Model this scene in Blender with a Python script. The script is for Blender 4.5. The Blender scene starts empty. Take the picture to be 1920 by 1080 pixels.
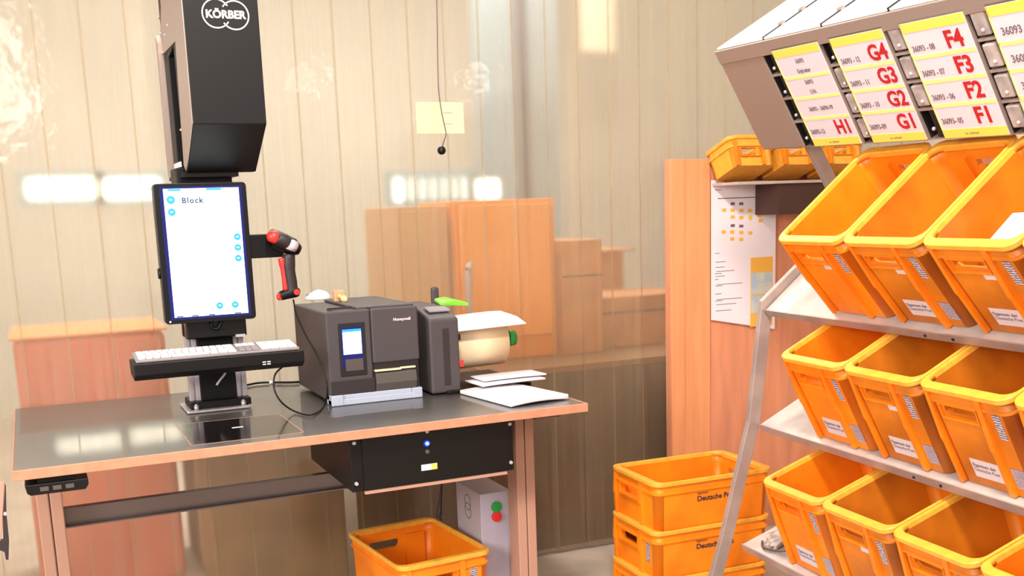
import bpy, bmesh, math, random
from mathutils import Vector, Matrix
random.seed(7)
SC = bpy.context.scene
COL = SC.collection
PI = math.pi

# ------------------------------------------------------------ camera
YAW, PITCH, ROLL, F, CX, CY = .417, -.1855, -.0355, 2000., 960., 768.
EYE = Vector((0, 0, 1.46))
_f = Vector((math.sin(YAW)*math.cos(PITCH), math.cos(YAW)*math.cos(PITCH), math.sin(PITCH)))
_r = Vector((math.cos(YAW), -math.sin(YAW), 0)); _u = _r.cross(_f)
R0 = math.cos(ROLL)*_r + math.sin(ROLL)*_u
U0 = -math.sin(ROLL)*_r + math.cos(ROLL)*_u
cam = bpy.data.cameras.new('camera'); co = bpy.data.objects.new('camera', cam); COL.objects.link(co)
mw = Matrix((R0, U0, -_f)).transposed().to_4x4(); mw.translation = EYE
co.matrix_world = mw
cam.sensor_width = 36; cam.lens = 36*F/1920; cam.shift_y = (CY-540)/1920; cam.clip_start = .05
SC.camera = co

def at(x, y, ax, val):                     # measured image point -> place on a known plane
    d = R0*((x-CX)/F) + U0*(-(y-CY)/F) + _f
    i = 'xyz'.index(ax)
    return EYE + d*((val-EYE[i])/d[i])

# ------------------------------------------------------------ world, lights, exposure
w = bpy.data.worlds.new('hall_light'); SC.world = w; w.use_nodes = True
bg = w.node_tree.nodes['Background']; bg.inputs[0].default_value = (1, .93, .87, 1); bg.inputs[1].default_value = .72
def area(name, loc, tgt, sx, sy, power, col=(1, .93, .84)):
    l = bpy.data.lights.new(name, 'AREA'); l.shape = 'RECTANGLE'; l.size = sx; l.size_y = sy; l.energy = power; l.color = col
    o = bpy.data.objects.new(name, l); COL.objects.link(o); o.location = loc
    o.rotation_euler = (Vector(tgt)-Vector(loc)).to_track_quat('-Z', 'Y').to_euler(); return o
area('hall_lamp', (.5, .9, 3.4), (2.0, 2.4, .8), .5, .25, 130)
area('hall_lamp_left', (-2.2, .9, 2.1), (1.9, 2.3, .9), 1.6, 1.0, 150)
area('front_fill', (-.6, -1.4, 2.6), (1.4, 3.2, .9), 1.4, .9, 45)  # added fill behind the camera, brightens the faces turned to it
area('behind_curtain_fill', (1.6, 5.6, 3.6), (1.4, 5.8, 0), 4.5, 2.2, 215, (1, .97, .93))  # added fill, lights the things the curtain cuts off from the front lamps
_nrm = Vector((0, -1, 0))
for _px, _py, _sx, _sy, _w in ((47, 195, .07, .26, 1.6), (575, 152, .2, .05, .8), (888, 152, .14, .06, .8)):   # small ceiling lamps mirrored in the curtain
    _p = at(_px, _py, 'y', 3.93); _d = (_p-EYE).normalized(); _d.y = -_d.y; _q = _p+_d*4.6
    area('small_hall_lamp', _q, _p, _sx, _sy, _w)
SC.view_settings.view_transform = 'Standard'; SC.view_settings.look = 'None'
SC.view_settings.exposure = 0.0; SC.view_settings.gamma = 1; SC.view_settings.use_curve_mapping = False

# ------------------------------------------------------------ materials
def lin(c):
    return tuple((v/255/12.92 if v/255 <= .04045 else ((v/255+.055)/1.055)**2.4) for v in c) + (1,)
def mat(name, rgb, rough=.5, metal=0, noise=0, nscale=6, coat=0, spec=.5, bump=0, bscale=200, emit=0, dark=None, stretch=None):
    m = bpy.data.materials.new(name); m.use_nodes = True; nt = m.node_tree; b = nt.nodes['Principled BSDF']
    b.inputs['Base Color'].default_value = lin(rgb); b.inputs['Roughness'].default_value = rough
    b.inputs['Metallic'].default_value = metal; b.inputs['Coat Weight'].default_value = coat
    b.inputs['Specular IOR Level'].default_value = spec
    if emit:
        b.inputs['Emission Color'].default_value = lin(rgb); b.inputs['Emission Strength'].default_value = emit
    tc = nt.nodes.new('ShaderNodeTexCoord')
    mp = nt.nodes.new('ShaderNodeMapping'); nt.links.new(tc.outputs['Object'], mp.inputs[0])
    if stretch: mp.inputs['Scale'].default_value = stretch
    if noise:
        n = nt.nodes.new('ShaderNodeTexNoise'); n.inputs['Scale'].default_value = nscale; n.inputs['Detail'].default_value = 5
        nt.links.new(mp.outputs[0], n.inputs['Vector'])
        r = nt.nodes.new('ShaderNodeValToRGB'); r.color_ramp.elements[0].position = .32; r.color_ramp.elements[1].position = .62
        d = dark or tuple(v*(1-noise) for v in rgb)
        r.color_ramp.elements[0].color = lin(d); r.color_ramp.elements[1].color = lin(rgb)
        nt.links.new(n.outputs[0], r.inputs[0]); nt.links.new(r.outputs[0], b.inputs['Base Color'])
    if bump:
        n2 = nt.nodes.new('ShaderNodeTexNoise'); n2.inputs['Scale'].default_value = bscale
        nt.links.new(mp.outputs[0], n2.inputs['Vector'])
        bp = nt.nodes.new('ShaderNodeBump'); bp.inputs['Strength'].default_value = bump; bp.inputs['Distance'].default_value = .002
        nt.links.new(n2.outputs[0], bp.inputs['Height']); nt.links.new(bp.outputs[0], b.inputs['Normal'])
    return m
M = {}
M['table'] = mat('black_laminate', (52, 44, 41), .44, noise=.2, nscale=3, spec=.9, coat=.5)
M['table'].node_tree.nodes['Principled BSDF'].inputs['IOR'].default_value = 1.9
M['edge'] = mat('table_edge_band', (206, 136, 108), .45, noise=.08, nscale=30)
M['leg'] = mat('beige_powder_coat', (176, 134, 116), .5)
M['steel'] = mat('dull_steel', (112, 100, 98), .35, .7)
M['alu'] = mat('aluminium', (208, 198, 202), .38, .55, noise=.08, nscale=20)
M['rackalu'] = mat('rack_aluminium', (176, 158, 152), .45, .35, noise=.12, nscale=9)
M['shelf'] = mat('shelf_sheet', (205, 192, 186), .45, .25, noise=.10, nscale=14)
M['black'] = mat('matt_black_metal', (10, 7, 8), .5, spec=.3)
M['blackgloss'] = mat('black_plastic', (9, 7, 8), .35, spec=.35)
M['sidealu'] = mat('brushed_side_panel', (168, 148, 140), .36, .5)
M['printer'] = mat('graphite_plastic', (68, 61, 64), .5, bump=.15, bscale=900)
M['printer_d'] = mat('dark_graphite_plastic', (42, 34, 36), .5)
M['ptrim'] = mat('blue_grey_plastic', (165, 172, 190), .4)
M['media'] = mat('ribbed_media_door', (92, 86, 82), .35, .3)
M['crate'] = mat('yellow_crate_plastic', (247, 138, 20), .42, noise=.1, nscale=7, dark=(228, 116, 16), spec=.4)
M['crate2'] = mat('worn_yellow_crate_plastic', (224, 130, 28), .45, noise=.3, nscale=4, dark=(160, 84, 20), spec=.4)
M['rim'] = mat('highlit_crate_yellow', (244, 172, 58), .4, noise=.08, nscale=40, spec=.5)  # highlight on the rims put into this lighter yellow
M['white'] = mat('white_plastic', (240, 238, 240), .4)
M['key'] = mat('white_key', (214, 208, 210), .5)
M['keygrey'] = mat('grey_key', (140, 130, 134), .5)
M['paper'] = mat('white_paper', (240, 228, 230), .7, noise=.03, nscale=12)
M['envelope'] = mat('white_envelope', (222, 216, 222), .6)
M['ink'] = mat('dark_ink', (50, 42, 50), .7)
M['greyink'] = mat('grey_ink', (112, 96, 104), .7)
M['red'] = mat('dark_red_ink', (178, 20, 30), .6)
M['yellow'] = mat('yellow_print', (230, 204, 84), .6)
M['paleyellow'] = mat('pale_yellow_print', (238, 220, 130), .6)
M['card'] = mat('label_card', (212, 198, 206), .6)
M['wood'] = mat('orange_plywood', (226, 148, 112), .5, noise=.10, nscale=4, stretch=(5, 5, .6))
M['batten'] = mat('light_orange_batten', (238, 158, 108), .5, noise=.08, nscale=4, stretch=(6, 6, .5))
M['floor'] = mat('concrete_floor', (196, 180, 164), .55, noise=.12, nscale=5)
M['redpl'] = mat('red_plastic', (230, 50, 46), .35)
M['greenpl'] = mat('green_plastic', (40, 160, 70), .35)
M['lime'] = mat('lime_green_plastic', (120, 235, 50), .4)
M['cream'] = mat('cream_roll', (238, 214, 176), .6)
M['stampwood'] = mat('beech_wood', (236, 172, 128), .5)
M['blue'] = mat('blue_icon', (30, 140, 200), .5, emit=.75)
M['paleblue'] = mat('pale_blue_icon', (150, 210, 235), .5, emit=.8)
M['screen'] = mat('lit_screen', (246, 252, 255), .3, emit=.95)
M['screenblue'] = mat('lit_blue_bezel', (14, 20, 90), .2, emit=.25)
M['uitext'] = mat('screen_text', (44, 70, 104), .5, emit=.25)
M['led'] = mat('blue_led', (80, 150, 255), .3, emit=6)
M['grey'] = mat('light_grey_enamel', (196, 188, 196), .45)
M['greyd'] = mat('grey_enamel_print', (130, 122, 130), .5)
M['slot'] = mat('dark_slot', (20, 14, 14), .6)
M['mail'] = mat('grey_mail', (178, 165, 162), .6, noise=.25, nscale=25)
M['lid'] = mat('white_lid_sheet', (250, 240, 234), .5)
M['bag'] = mat('crumpled_film', (215, 198, 190), .3, noise=.2, nscale=30)
M['orangeprint'] = mat('orange_print', (242, 180, 74), .7)
M['bluepic'] = mat('pale_blue_print', (176, 196, 214), .7, noise=.2, nscale=25, dark=(220, 214, 190))
M['barcode'] = None
def stripes(name, scale, ax):
    m = bpy.data.materials.new(name); m.use_nodes = True; nt = m.node_tree; b = nt.nodes['Principled BSDF']
    tc = nt.nodes.new('ShaderNodeTexCoord'); wv = nt.nodes.new('ShaderNodeTexWave'); wv.bands_direction = ax
    wv.inputs['Scale'].default_value = scale; wv.inputs['Distortion'].default_value = 3; wv.inputs['Detail Scale'].default_value = 4
    nt.links.new(tc.outputs['Object'], wv.inputs[0])
    r = nt.nodes.new('ShaderNodeValToRGB'); r.color_ramp.elements[0].position = .42; r.color_ramp.elements[1].position = .58
    r.color_ramp.elements[0].color = lin((92, 86, 110)); r.color_ramp.elements[1].color = lin((205, 190, 200))
    nt.links.new(wv.outputs[0], r.inputs[0]); nt.links.new(r.outputs[0], b.inputs['Base Color']); b.inputs['Roughness'].default_value = .5
    return m
M['strip'] = stripes('strip_label_print', 45, 'Z')
M['barcode'] = stripes('barcode_print', 75, 'Z')

def curtain_mat():
    m = bpy.data.materials.new('translucent_pvc'); m.use_nodes = True; nt = m.node_tree
    for n in list(nt.nodes): nt.nodes.remove(n)
    out = nt.nodes.new('ShaderNodeOutputMaterial')
    g = nt.nodes.new('ShaderNodeBsdfRefraction'); g.inputs['Color'].default_value = (.985, .965, .925, 1); g.inputs['Roughness'].default_value = .14; g.inputs['IOR'].default_value = 1.3
    gl = nt.nodes.new('ShaderNodeBsdfGlossy'); gl.inputs['Roughness'].default_value = .09
    fz = nt.nodes.new('ShaderNodeFresnel'); fz.inputs['IOR'].default_value = 1.45
    gm_ = nt.nodes.new('ShaderNodeMixShader'); nt.links.new(fz.outputs[0], gm_.inputs[0])
    tr = nt.nodes.new('ShaderNodeBsdfTranslucent'); tr.inputs[0].default_value = lin((240, 222, 194))
    df = nt.nodes.new('ShaderNodeBsdfDiffuse'); df.inputs[0].default_value = lin((226, 208, 178))
    mx = nt.nodes.new('ShaderNodeMixShader'); mx.inputs[0].default_value = .5
    nt.links.new(tr.outputs[0], mx.inputs[1]); nt.links.new(df.outputs[0], mx.inputs[2])
    tc = nt.nodes.new('ShaderNodeTexCoord'); mp = nt.nodes.new('ShaderNodeMapping'); mp.inputs['Scale'].default_value = (30, 30, .5)
    nt.links.new(tc.outputs['Object'], mp.inputs[0])
    n = nt.nodes.new('ShaderNodeTexNoise'); n.inputs['Scale'].default_value = 1.6; n.inputs['Detail'].default_value = 6; nt.links.new(mp.outputs[0], n.inputs[0])
    mr = nt.nodes.new('ShaderNodeMapRange'); mr.inputs['From Min'].default_value = .3; mr.inputs['From Max'].default_value = .75
    mr.inputs['To Min'].default_value = .13; mr.inputs['To Max'].default_value = .23
    nt.links.new(n.outputs[0], mr.inputs[0])
    fin = nt.nodes.new('ShaderNodeMixShader'); nt.links.new(mr.outputs[0], fin.inputs[0])
    nt.links.new(g.outputs[0], gm_.inputs[1]); nt.links.new(gl.outputs[0], gm_.inputs[2]); nt.links.new(gm_.outputs[0], fin.inputs[1]); nt.links.new(mx.outputs[0], fin.inputs[2])
    n2 = nt.nodes.new('ShaderNodeTexNoise'); n2.inputs['Scale'].default_value = 14; nt.links.new(tc.outputs['Object'], n2.inputs[0])
    bp = nt.nodes.new('ShaderNodeBump'); bp.inputs['Strength'].default_value = .16; bp.inputs['Distance'].default_value = .01
    nt.links.new(n2.outputs[0], bp.inputs['Height']); nt.links.new(bp.outputs[0], gl.inputs['Normal'])
    nt.links.new(fin.outputs[0], out.inputs[0]); return m
M['pvc'] = curtain_mat()

# ------------------------------------------------------------ helpers
def BM(): return bmesh.new()
def box(bm, x0, x1, y0, y1, z0, z1, mi=0, T=None):
    vs = [bm.verts.new(Vector(p)) for p in ((x0,y0,z0),(x1,y0,z0),(x1,y1,z0),(x0,y1,z0),(x0,y0,z1),(x1,y0,z1),(x1,y1,z1),(x0,y1,z1))]
    if T is not None:
        for v in vs: v.co = T @ v.co
    for f in ((3,2,1,0),(4,5,6,7),(0,1,5,4),(1,2,6,5),(2,3,7,6),(3,0,4,7)):
        fc = bm.faces.new([vs[i] for i in f]); fc.material_index = mi
    return bm
def bx(*a, **k): return box(BM(), *a, **k)
def prism(bm, pts, d, mi=0):               # polygon pts swept by vector d
    a = [bm.verts.new(Vector(p)) for p in pts]; b = [bm.verts.new(Vector(p)+Vector(d)) for p in pts]; n = len(pts)
    fs = [bm.faces.new(a[::-1]), bm.faces.new(b)] + [bm.faces.new((a[i], a[(i+1) % n], b[(i+1) % n], b[i])) for i in range(n)]
    for f in fs: f.material_index = mi
    bmesh.ops.recalc_face_normals(bm, faces=bm.faces[:]); return bm
def cyl(bm, p0, p1, r0, r1=None, seg=20, caps=True):
    p0, p1 = Vector(p0), Vector(p1); r1 = r0 if r1 is None else r1
    q = (p1-p0).to_track_quat('Z', 'Y'); A = []; B = []
    for i in range(seg):
        a = 2*PI*i/seg; c = Vector((math.cos(a), math.sin(a), 0))
        A.append(bm.verts.new(p0+q@(c*r0))); B.append(bm.verts.new(p1+q@(c*r1)))
    for i in range(seg):
        f = bm.faces.new((A[i], A[(i+1) % seg], B[(i+1) % seg], B[i])); f.smooth = True
    if caps: bm.faces.new(A[::-1]); bm.faces.new(B)
    return bm
def smooth_path(pts, n=6):
    P = [Vector(p) for p in pts]; P = [2*P[0]-P[1]]+P+[2*P[-1]-P[-2]]; out = []
    for i in range(1, len(P)-2):
        for k in range(n):
            t = k/n; a, b, c, d = P[i-1:i+3]
            out.append(.5*((2*b)+(c-a)*t+(2*a-5*b+4*c-d)*t*t+(-a+3*b-3*c+d)*t**3))
    out.append(P[-2]); return out
def tube(bm, pts, r, seg=10, taper=None, sq=None):
    rings = []; n = len(pts); up = Vector((0, 0, 1))
    for i, p in enumerate(pts):
        p = Vector(p); t = (Vector(pts[min(i+1, n-1)])-Vector(pts[max(i-1, 0)])).normalized()
        s = t.cross(up) if abs(t.z) < .95 else t.cross(Vector((0, 1, 0)))
        s.normalize(); q = s.cross(t).normalized(); rr = taper[i] if taper else r
        rings.append([bm.verts.new(p+s*math.cos(2*PI*k/seg)*rr+q*math.sin(2*PI*k/seg)*rr) for k in range(seg)])
    for a, b in zip(rings, rings[1:]):
        for k in range(seg):
            f = bm.faces.new((a[k], a[(k+1) % seg], b[(k+1) % seg], b[k])); f.smooth = True
    bm.faces.new(rings[0][::-1]); bm.faces.new(rings[-1])
    bmesh.ops.recalc_face_normals(bm, faces=bm.faces[:]); return bm
def ball(bm, c, rx, ry=None, rz=None, u=20, v=12):
    ry = ry or rx; rz = rz or rx
    g = bmesh.ops.create_uvsphere(bm, u_segments=u, v_segments=v, radius=1)
    for x in g['verts']: x.co = Vector((x.co.x*rx, x.co.y*ry, x.co.z*rz))+Vector(c)
    for f in bm.faces: f.smooth = True
    return bm
def mesh_from(bm, name):
    me = bpy.data.meshes.new(name); bm.to_mesh(me); bm.free(); return me
def obj(name, bm, m, parent=None, bevel=0, seg=2, label=None):
    me = bm if isinstance(bm, bpy.types.Mesh) else mesh_from(bm, name)
    if not me.materials:
        for x in (m if isinstance(m, (list, tuple)) else [m]): me.materials.append(x)
    o = bpy.data.objects.new(name, me); COL.objects.link(o)
    if parent: o.parent = parent
    if bevel:
        b = o.modifiers.new('bevel', 'BEVEL'); b.width = bevel; b.segments = seg; b.limit_method = 'ANGLE'; b.angle_limit = math.radians(40)
    if label: o['label'] = label
    return o
def tag(o, label, cat, group=None, kind=None):
    o['label'] = label; o['category'] = cat
    if group: o['group'] = group
    if kind: o['kind'] = kind
    return o
def thing(name, label, cat, loc=(0, 0, 0), group=None, rot=None):
    o = bpy.data.objects.new(name, None); o.empty_display_size = .05; COL.objects.link(o); o.location = loc
    if rot is not None: o.rotation_euler = rot
    return tag(o, label, cat, group)
def struct(name, bm, m, bevel=0):
    o = obj(name, bm, m, None, bevel); o['kind'] = 'structure'; return o
def text(name, s, m, parent, T, size, bold=0, align='LEFT', spacing=1, sx=1):
    c = bpy.data.curves.new(name, 'FONT'); c.body = s; c.size = size; c.align_x = align; c.extrude = .0004; c.offset = bold*size
    c.space_character = spacing; c.resolution_u = 3
    t = bpy.data.objects.new('tmp', c); COL.objects.link(t); dg = bpy.context.evaluated_depsgraph_get()
    me = bpy.data.meshes.new_from_object(t.evaluated_get(dg)); bpy.data.objects.remove(t); bpy.data.curves.remove(c)
    for v in me.vertices: v.co.x *= sx
    me.materials.clear(); me.materials.append(m)
    o = bpy.data.objects.new(name, me); COL.objects.link(o); o.parent = parent; o.matrix_local = T; return o
def basis(o, x, y, z):                      # matrix with given axes
    m = Matrix((x, y, z)).transposed().to_4x4(); m.translation = Vector(o); return m
X, Y, Z = Vector((1, 0, 0)), Vector((0, 1, 0)), Vector((0, 0, 1))
def front(o): return basis(o, X, Z, -Y)     # text facing the viewer (-Y)

# ------------------------------------------------------------ setting
struct('floor', bx(-6, 9, -4, 12, -.05, 0), M['floor'])
struct('wall_back', bx(-6, 9, 9, 9.1, 0, 4.5), mat('far_wall', (210, 206, 196), .8, noise=.05, nscale=1))
struct('wall_right', bx(4.6, 4.7, -3, 4.2, 0, 3.2), mat('right_wall', (226, 196, 160), .8))

# partition with battens at the right
pn = thing('plywood_partition', 'orange plywood partition panel with lighter vertical battens standing behind the crate rack', 'panel', (2.43, 3.8, 0))
obj('board', bx(0, 2.1, .012, .05, 0, 1.638), M['wood'], pn, .002)
obj('batten', bx(0, .066, 0, .012, 0, 1.638), M['batten'], pn, .002)
obj('batten', bx(.068, .195, .004, .012, 0, 1.636), M['batten'], pn, .002)

# strip curtain
ct = thing('strip_curtain', 'cloudy beige translucent strip curtain hanging behind the desk', 'curtain', (0, 3.93, 0))
x = -.62; i = 0; pitch = .142
while x < 4.4:
    bm = BM(); W = .149; n = 2; zb = .0 + random.uniform(.004, .02); yo = .0 if i % 2 else .0032
    bow = 0; A = []
    for k in range(n+1):
        t = k/n; xx = x+t*W; yy = yo+bow*math.sin(PI*t)*2
        A.append([bm.verts.new((xx, yy, zb)), bm.verts.new((xx, yy, 2.75)), bm.verts.new((xx, yy+.002, zb)), bm.verts.new((xx, yy+.002, 2.75))])
    for a, b in zip(A, A[1:]):
        for f in ((a[0], b[0], b[1], a[1]), (b[2], a[2], a[3], b[3]), (a[2], b[2], b[0], a[0]), (a[1], b[1], b[3], a[3])): bm.faces.new(f)
    bm.faces.new((A[0][2], A[0][0], A[0][1], A[0][3])); bm.faces.new((A[-1][0], A[-1][2], A[-1][3], A[-1][1])); bmesh.ops.recalc_face_normals(bm, faces=bm.faces[:])
    obj('strip', bm, M['pvc'], ct)
    x += pitch; i += 1
obj('hanging_rail', bx(-.7, 4.58, -.01, .03, 2.75, 2.8), M['steel'], ct)

# ------------------------------------------------------------ behind the curtain
YB = 4.75
def backbox(name, px0, py0, px1, py1, y, depth, m, label, cat, to_floor=False, bevel=.004, zf=0):
    a = at(px0, py0, 'y', y); b = at(px1, py1, 'y', y); z0 = zf if to_floor else b.z
    t = thing(name, label, cat, (a.x, y, z0)); return t, a, b, b.x-a.x, a.z-z0
PZ = at(1000, 672, 'y', 4.3).z
pa = at(655, 700, 'y', 4.02); pb = at(1330, 700, 'y', 4.02)
pt = thing('loading_platform', 'long brown platform blurred behind the curtain, carrying the orange cupboard and cartons', 'platform', (pa.x, 4.02, 0))
obj('platform_front', bx(0, pb.x-pa.x, 0, .02, 0, PZ-.03), mat('brown_platform', (104, 74, 46), .7, noise=.35, nscale=3), pt, .004)
obj('platform_top', bx(0, pb.x-pa.x, 0, 1.7, PZ-.03, PZ-.001), mat('brown_platform_top', (140, 100, 64), .7), pt, .004)
t, a, b, w_, h_ = backbox('orange_cabinet', 850, 377, 1045, 640, 4.35, .5, 0, 'orange cupboard blurred behind the curtain, its handle beside the white label roll', 'cabinet', True, zf=PZ)
mo = mat('orange_door', (240, 146, 44), .5)
obj('body', bx(0, w_, 0, .45, 0, h_), mo, t, .004)
obj('door', bx(.02, w_-.02, -.018, 0, .1, h_-.02), mat('orange_door_light', (250, 160, 56), .5), t, .004)
bm = BM(); tube(bm, smooth_path([(.06, -.018, h_-.50), (.03, -.06, h_-.46), (.03, -.06, h_-.30), (.06, -.018, h_-.27)]), .014); obj('handle', bm, M['grey'], t, label='pale grey bow handle')
t, a, b, w_, h_ = backbox('brown_carton', 1052, 452, 1115, 700, 4.3, .4, 0, 'narrow orange brown carton blurred behind the curtain, right of the orange cupboard', 'box', True, zf=PZ)
mb = mat('carton_board', (206, 140, 88), .7, noise=.15, nscale=6)
obj('carton_body', bx(0, w_+.05, 0, .4, 0, h_), mb, t, .004); obj('tape', bx(.0, w_+.05, -.002, 0, h_*.68, h_*.7), mat('carton_tape', (110, 78, 60), .4), t)
t, a, b, w_, h_ = backbox('wide_carton', 1118, 560, 1300, 800, 4.4, .4, 0, 'wide orange brown carton blurred behind the curtain, left of the plywood panel', 'box', True, zf=PZ)
obj('carton_body', bx(0, w_, 0, .4, 0, h_), mb, t, .004); obj('tape', bx(.0, w_, -.002, 0, h_*.66, h_*.72), mat('carton_tape_dark', (120, 86, 62), .4), t)
t, a, b, w_, h_ = backbox('tilted_carton', 1115, 468, 1170, 560, 4.9, .4, 0, 'upright orange carton blurred behind the curtain above the wide carton', 'box', True, zf=PZ)
obj('carton_body', bx(0, w_, 0, .3, 0, h_), mb, t, .004); obj('carton_flap', bx(0, w_, -.12, 0, h_-.01, h_), mb, t)
t, a, b, w_, h_ = backbox('beige_locker', 745, 388, 848, 640, 4.4, .5, 0, 'pale brown locker blurred behind the curtain above the printers', 'locker', True, zf=PZ)
obj('body', bx(0, w_, 0, .5, 0, h_), mat('locker_beige', (206, 164, 122), .6), t, .004); obj('door', bx(.01, w_*.8, -.015, 0, .05, h_-.02), mat('locker_beige_door', (214, 172, 130), .6), t, .002)
t, a, b, w_, h_ = backbox('red_pallet_box', 22, 640, 345, 1000, 4.45, .5, 0, 'salmon red box blurred behind the curtain above and below the left table edge', 'box', True)
obj('body', bx(0, w_, 0, .5, 0, h_), mat('salmon_red', (226, 108, 84), .6, noise=.15, nscale=2), t, .03, 4); obj('lid', bx(-.01, w_+.01, -.01, .51, h_, h_+.012), mat('orange_lid', (240, 150, 90), .6), t, .004)
t, a, b, w_, h_ = backbox('brown_crate_pile', 385, 860, 655, 1060, 4.1, .6, 0, 'low tan brown pallet block blurred behind the curtain below the desk', 'pallet', True)
obj('pallet_body', bx(0, w_, 0, .8, 0, h_), mat('brown_pallet', (176, 138, 92), .7, noise=.3, nscale=3), t, .01); obj('pallet_top', bx(0, w_, -.01, .8, h_, h_+.02), mat('brown_top', (140, 100, 62), .7), t)
# far wall windows: daylight strips
day = mat('daylight_pane', (255, 252, 236), .4, emit=5)
fr = mat('window_frame_blue', (150, 176, 186), .5)
def window(n, px0, py0, px1, py1, y, bars=0, em=day):
    a = at(px0, py0, 'y', y); b = at(px1, py1, 'y', y)
    o = struct('window_%d' % n, bx(a.x, b.x, y, y+.03, b.z, a.z), em)
    bm = BM()
    for (u0, u1, v0, v1) in ((a.x-.05, b.x+.05, a.z, a.z+.05), (a.x-.05, b.x+.05, b.z-.05, b.z), (a.x-.05, a.x, b.z, a.z), (b.x, b.x+.05, b.z, a.z)): box(bm, u0, u1, y-.03, y+.03, v0, v1)
    if bars:
        for k in range(1, bars):
            xx = a.x+(b.x-a.x)*k/bars; box(bm, xx-.028, xx+.028, y-.04, y, b.z, a.z)
    f = obj('window_frame', bm, fr); f.parent = o
window(1, 50, 338, 182, 368, 7.5)
window(2, 192, 338, 300, 368, 7.5)
window(3, 738, 336, 880, 372, 7.0, 7)
window(4, 890, 338, 934, 370, 6.2)
# tall blue grey door and post right of the bright window
a = at(884, -60, 'y', 6.9); b = at(1052, 372, 'y', 6.9)
struct('door_1', bx(a.x, b.x, 6.9, 6.95, 0, a.z), mat('blue_grey_door', (150, 170, 180), .5))
a = at(970, -60, 'y', 6.6); b = at(998, 372, 'y', 6.6)
tag(obj('steel_post', bx(a.x, b.x, 6.6, 6.7, 0, a.z), mat('post_grey', (84, 84, 100), .5)), 'tall dark grey steel post blurred behind the curtain above the orange cupboard', 'post')
a = at(1088, -40, 'y', 6.9); b = at(1150, 98, 'y', 6.9)
tag(obj('wall_notice', bx(a.x, b.x, 6.88, 6.9, b.z, a.z), mat('pale_notice', (255, 236, 210), .6)), 'pale cream notice board blurred behind the curtain at the top, right of the post', 'notice')
# paper sign taped to the back of the curtain
a = at(779, 191, 'y', 3.925); b = at(871, 250, 'y', 3.925)
sg = thing('paper_notice', 'cream sheet of paper stuck on the curtain, behind the hanging cord', 'sign', (a.x, 3.9265, b.z))
obj('sheet', bx(0, b.x-a.x, 0, .001, 0, a.z-b.z), mat('cream_sheet', (250, 226, 184), .7), sg)
for zz in (.035, .075): obj('printed_line', bx(.11, .145, -.001, 0, zz, zz+.0015), M['greyink'], sg)

# pull cord with ball
cd = thing('pull_cord', 'thin grey cord with a black ball hanging in front of the curtain', 'cord', (1.35, 3.7, 1.66))
pts = [at(*q, 'y', 3.7)-Vector((1.35, 3.7, 1.66)) for q in ((818, -60), (820, 60), (822, 160), (828, 210), (836, 248), (833, 262), (829, 276))]
obj('cord', tube(BM(), smooth_path(pts), .0022, 6), M['steel'], cd)
obj('ball', ball(BM(), at(828, 282, 'y', 3.7)-Vector((1.35, 3.7, 1.66)), .0155), M['blackgloss'], cd, label='black plastic ball')

# ------------------------------------------------------------ desk
dk = thing('desk', 'black topped height-adjustable desk with pinkish wood edge and beige column legs', 'desk', (-.095, 2.885, 0))
TX, TY = 1.631, 1.02
obj('tabletop', bx(.004, TX-.004, .004, TY, .836, .860), M['table'], dk, .001)
bm = BM(); box(bm, 0, TX, -.003, .004, .834, .8605); box(bm, 0, .004, .004, TY, .834, .8605); box(bm, TX-.004, TX, .004, TY, .834, .8605)
obj('edge_band', bm, M['edge'], dk, .003, 3)
for lx in (.043, 1.497):
    bm = BM(); box(bm, lx, lx+.032, .26, .34, .03, .81); box(bm, lx+.035, lx+.067, .26, .34, .03, .81); box(bm, lx+.03, lx+.037, .272, .33, .03, .81)
    lg = obj('leg', bm, M['leg'], dk, .004)
    obj('foot', bx(lx-.01, lx+.077, .02, .72, 0, .03), M['leg'], lg, .008)
    obj('mounting_arm', bx(lx-.01, lx+.077, .08, .62, .81, .836), M['steel'], lg, .002)
bm = BM(); y0 = .37
prism(bm, [(.11, y0+.03, .655), (.11, y0, .655), (.11, y0, .606), (.11, y0-.02, .606), (.11, y0-.02, .602), (.11, y0+.004, .602), (.11, y0+.004, .651), (.11, y0+.03, .651)], (1.387, 0, 0))
obj('crossbar', bm, M['steel'], dk)
# inset pad on the desk
bm = BM(); px0, px1, py0, py1 = .443, .755, .06, .395
for r in ((px0, px1, py0, py0+.003), (px0, px1, py1-.003, py1), (px0, px0+.003, py0, py1), (px1-.003, px1, py0, py1)): box(bm, *r, .860, .8606)
obj('pad_outline', bm, M['leg'], dk)
obj('weighing_pad', bx(px0+.003, px1-.003, py0+.003, py1-.003, .860, .8604), mat('gloss_black_pad', (24, 18, 18), .12), dk)
o = at(445, 801, 'z', .861); obj('pad_mark', bx(o.x+.08, o.x+.112, o.y-2.89, o.y-2.878, .8604, .8608), M['white'], dk)
# hand controller under the left edge
hs = thing('desk_height_switch', 'black hand switch mounted under the left front desk edge', 'switch', (-.07, 2.89, .79))
bm = BM(); prism(bm, [(0, 0, .028), (.004, .0, .006), (.012, 0, 0), (.142, 0, 0), (.150, 0, .012), (.150, 0, .028)], (0, .07, 0)); obj('housing', bm, M['blackgloss'], hs, .002)
obj('mounting_plate', bx(.03, .12, .015, .06, .028, .044), M['black'], hs)
bm = BM(); [box(bm, .035+.03*k, .055+.03*k, -.002, 0, .009, .02) for k in range(3)]; obj('button', bm, M['steel'], hs)

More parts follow.
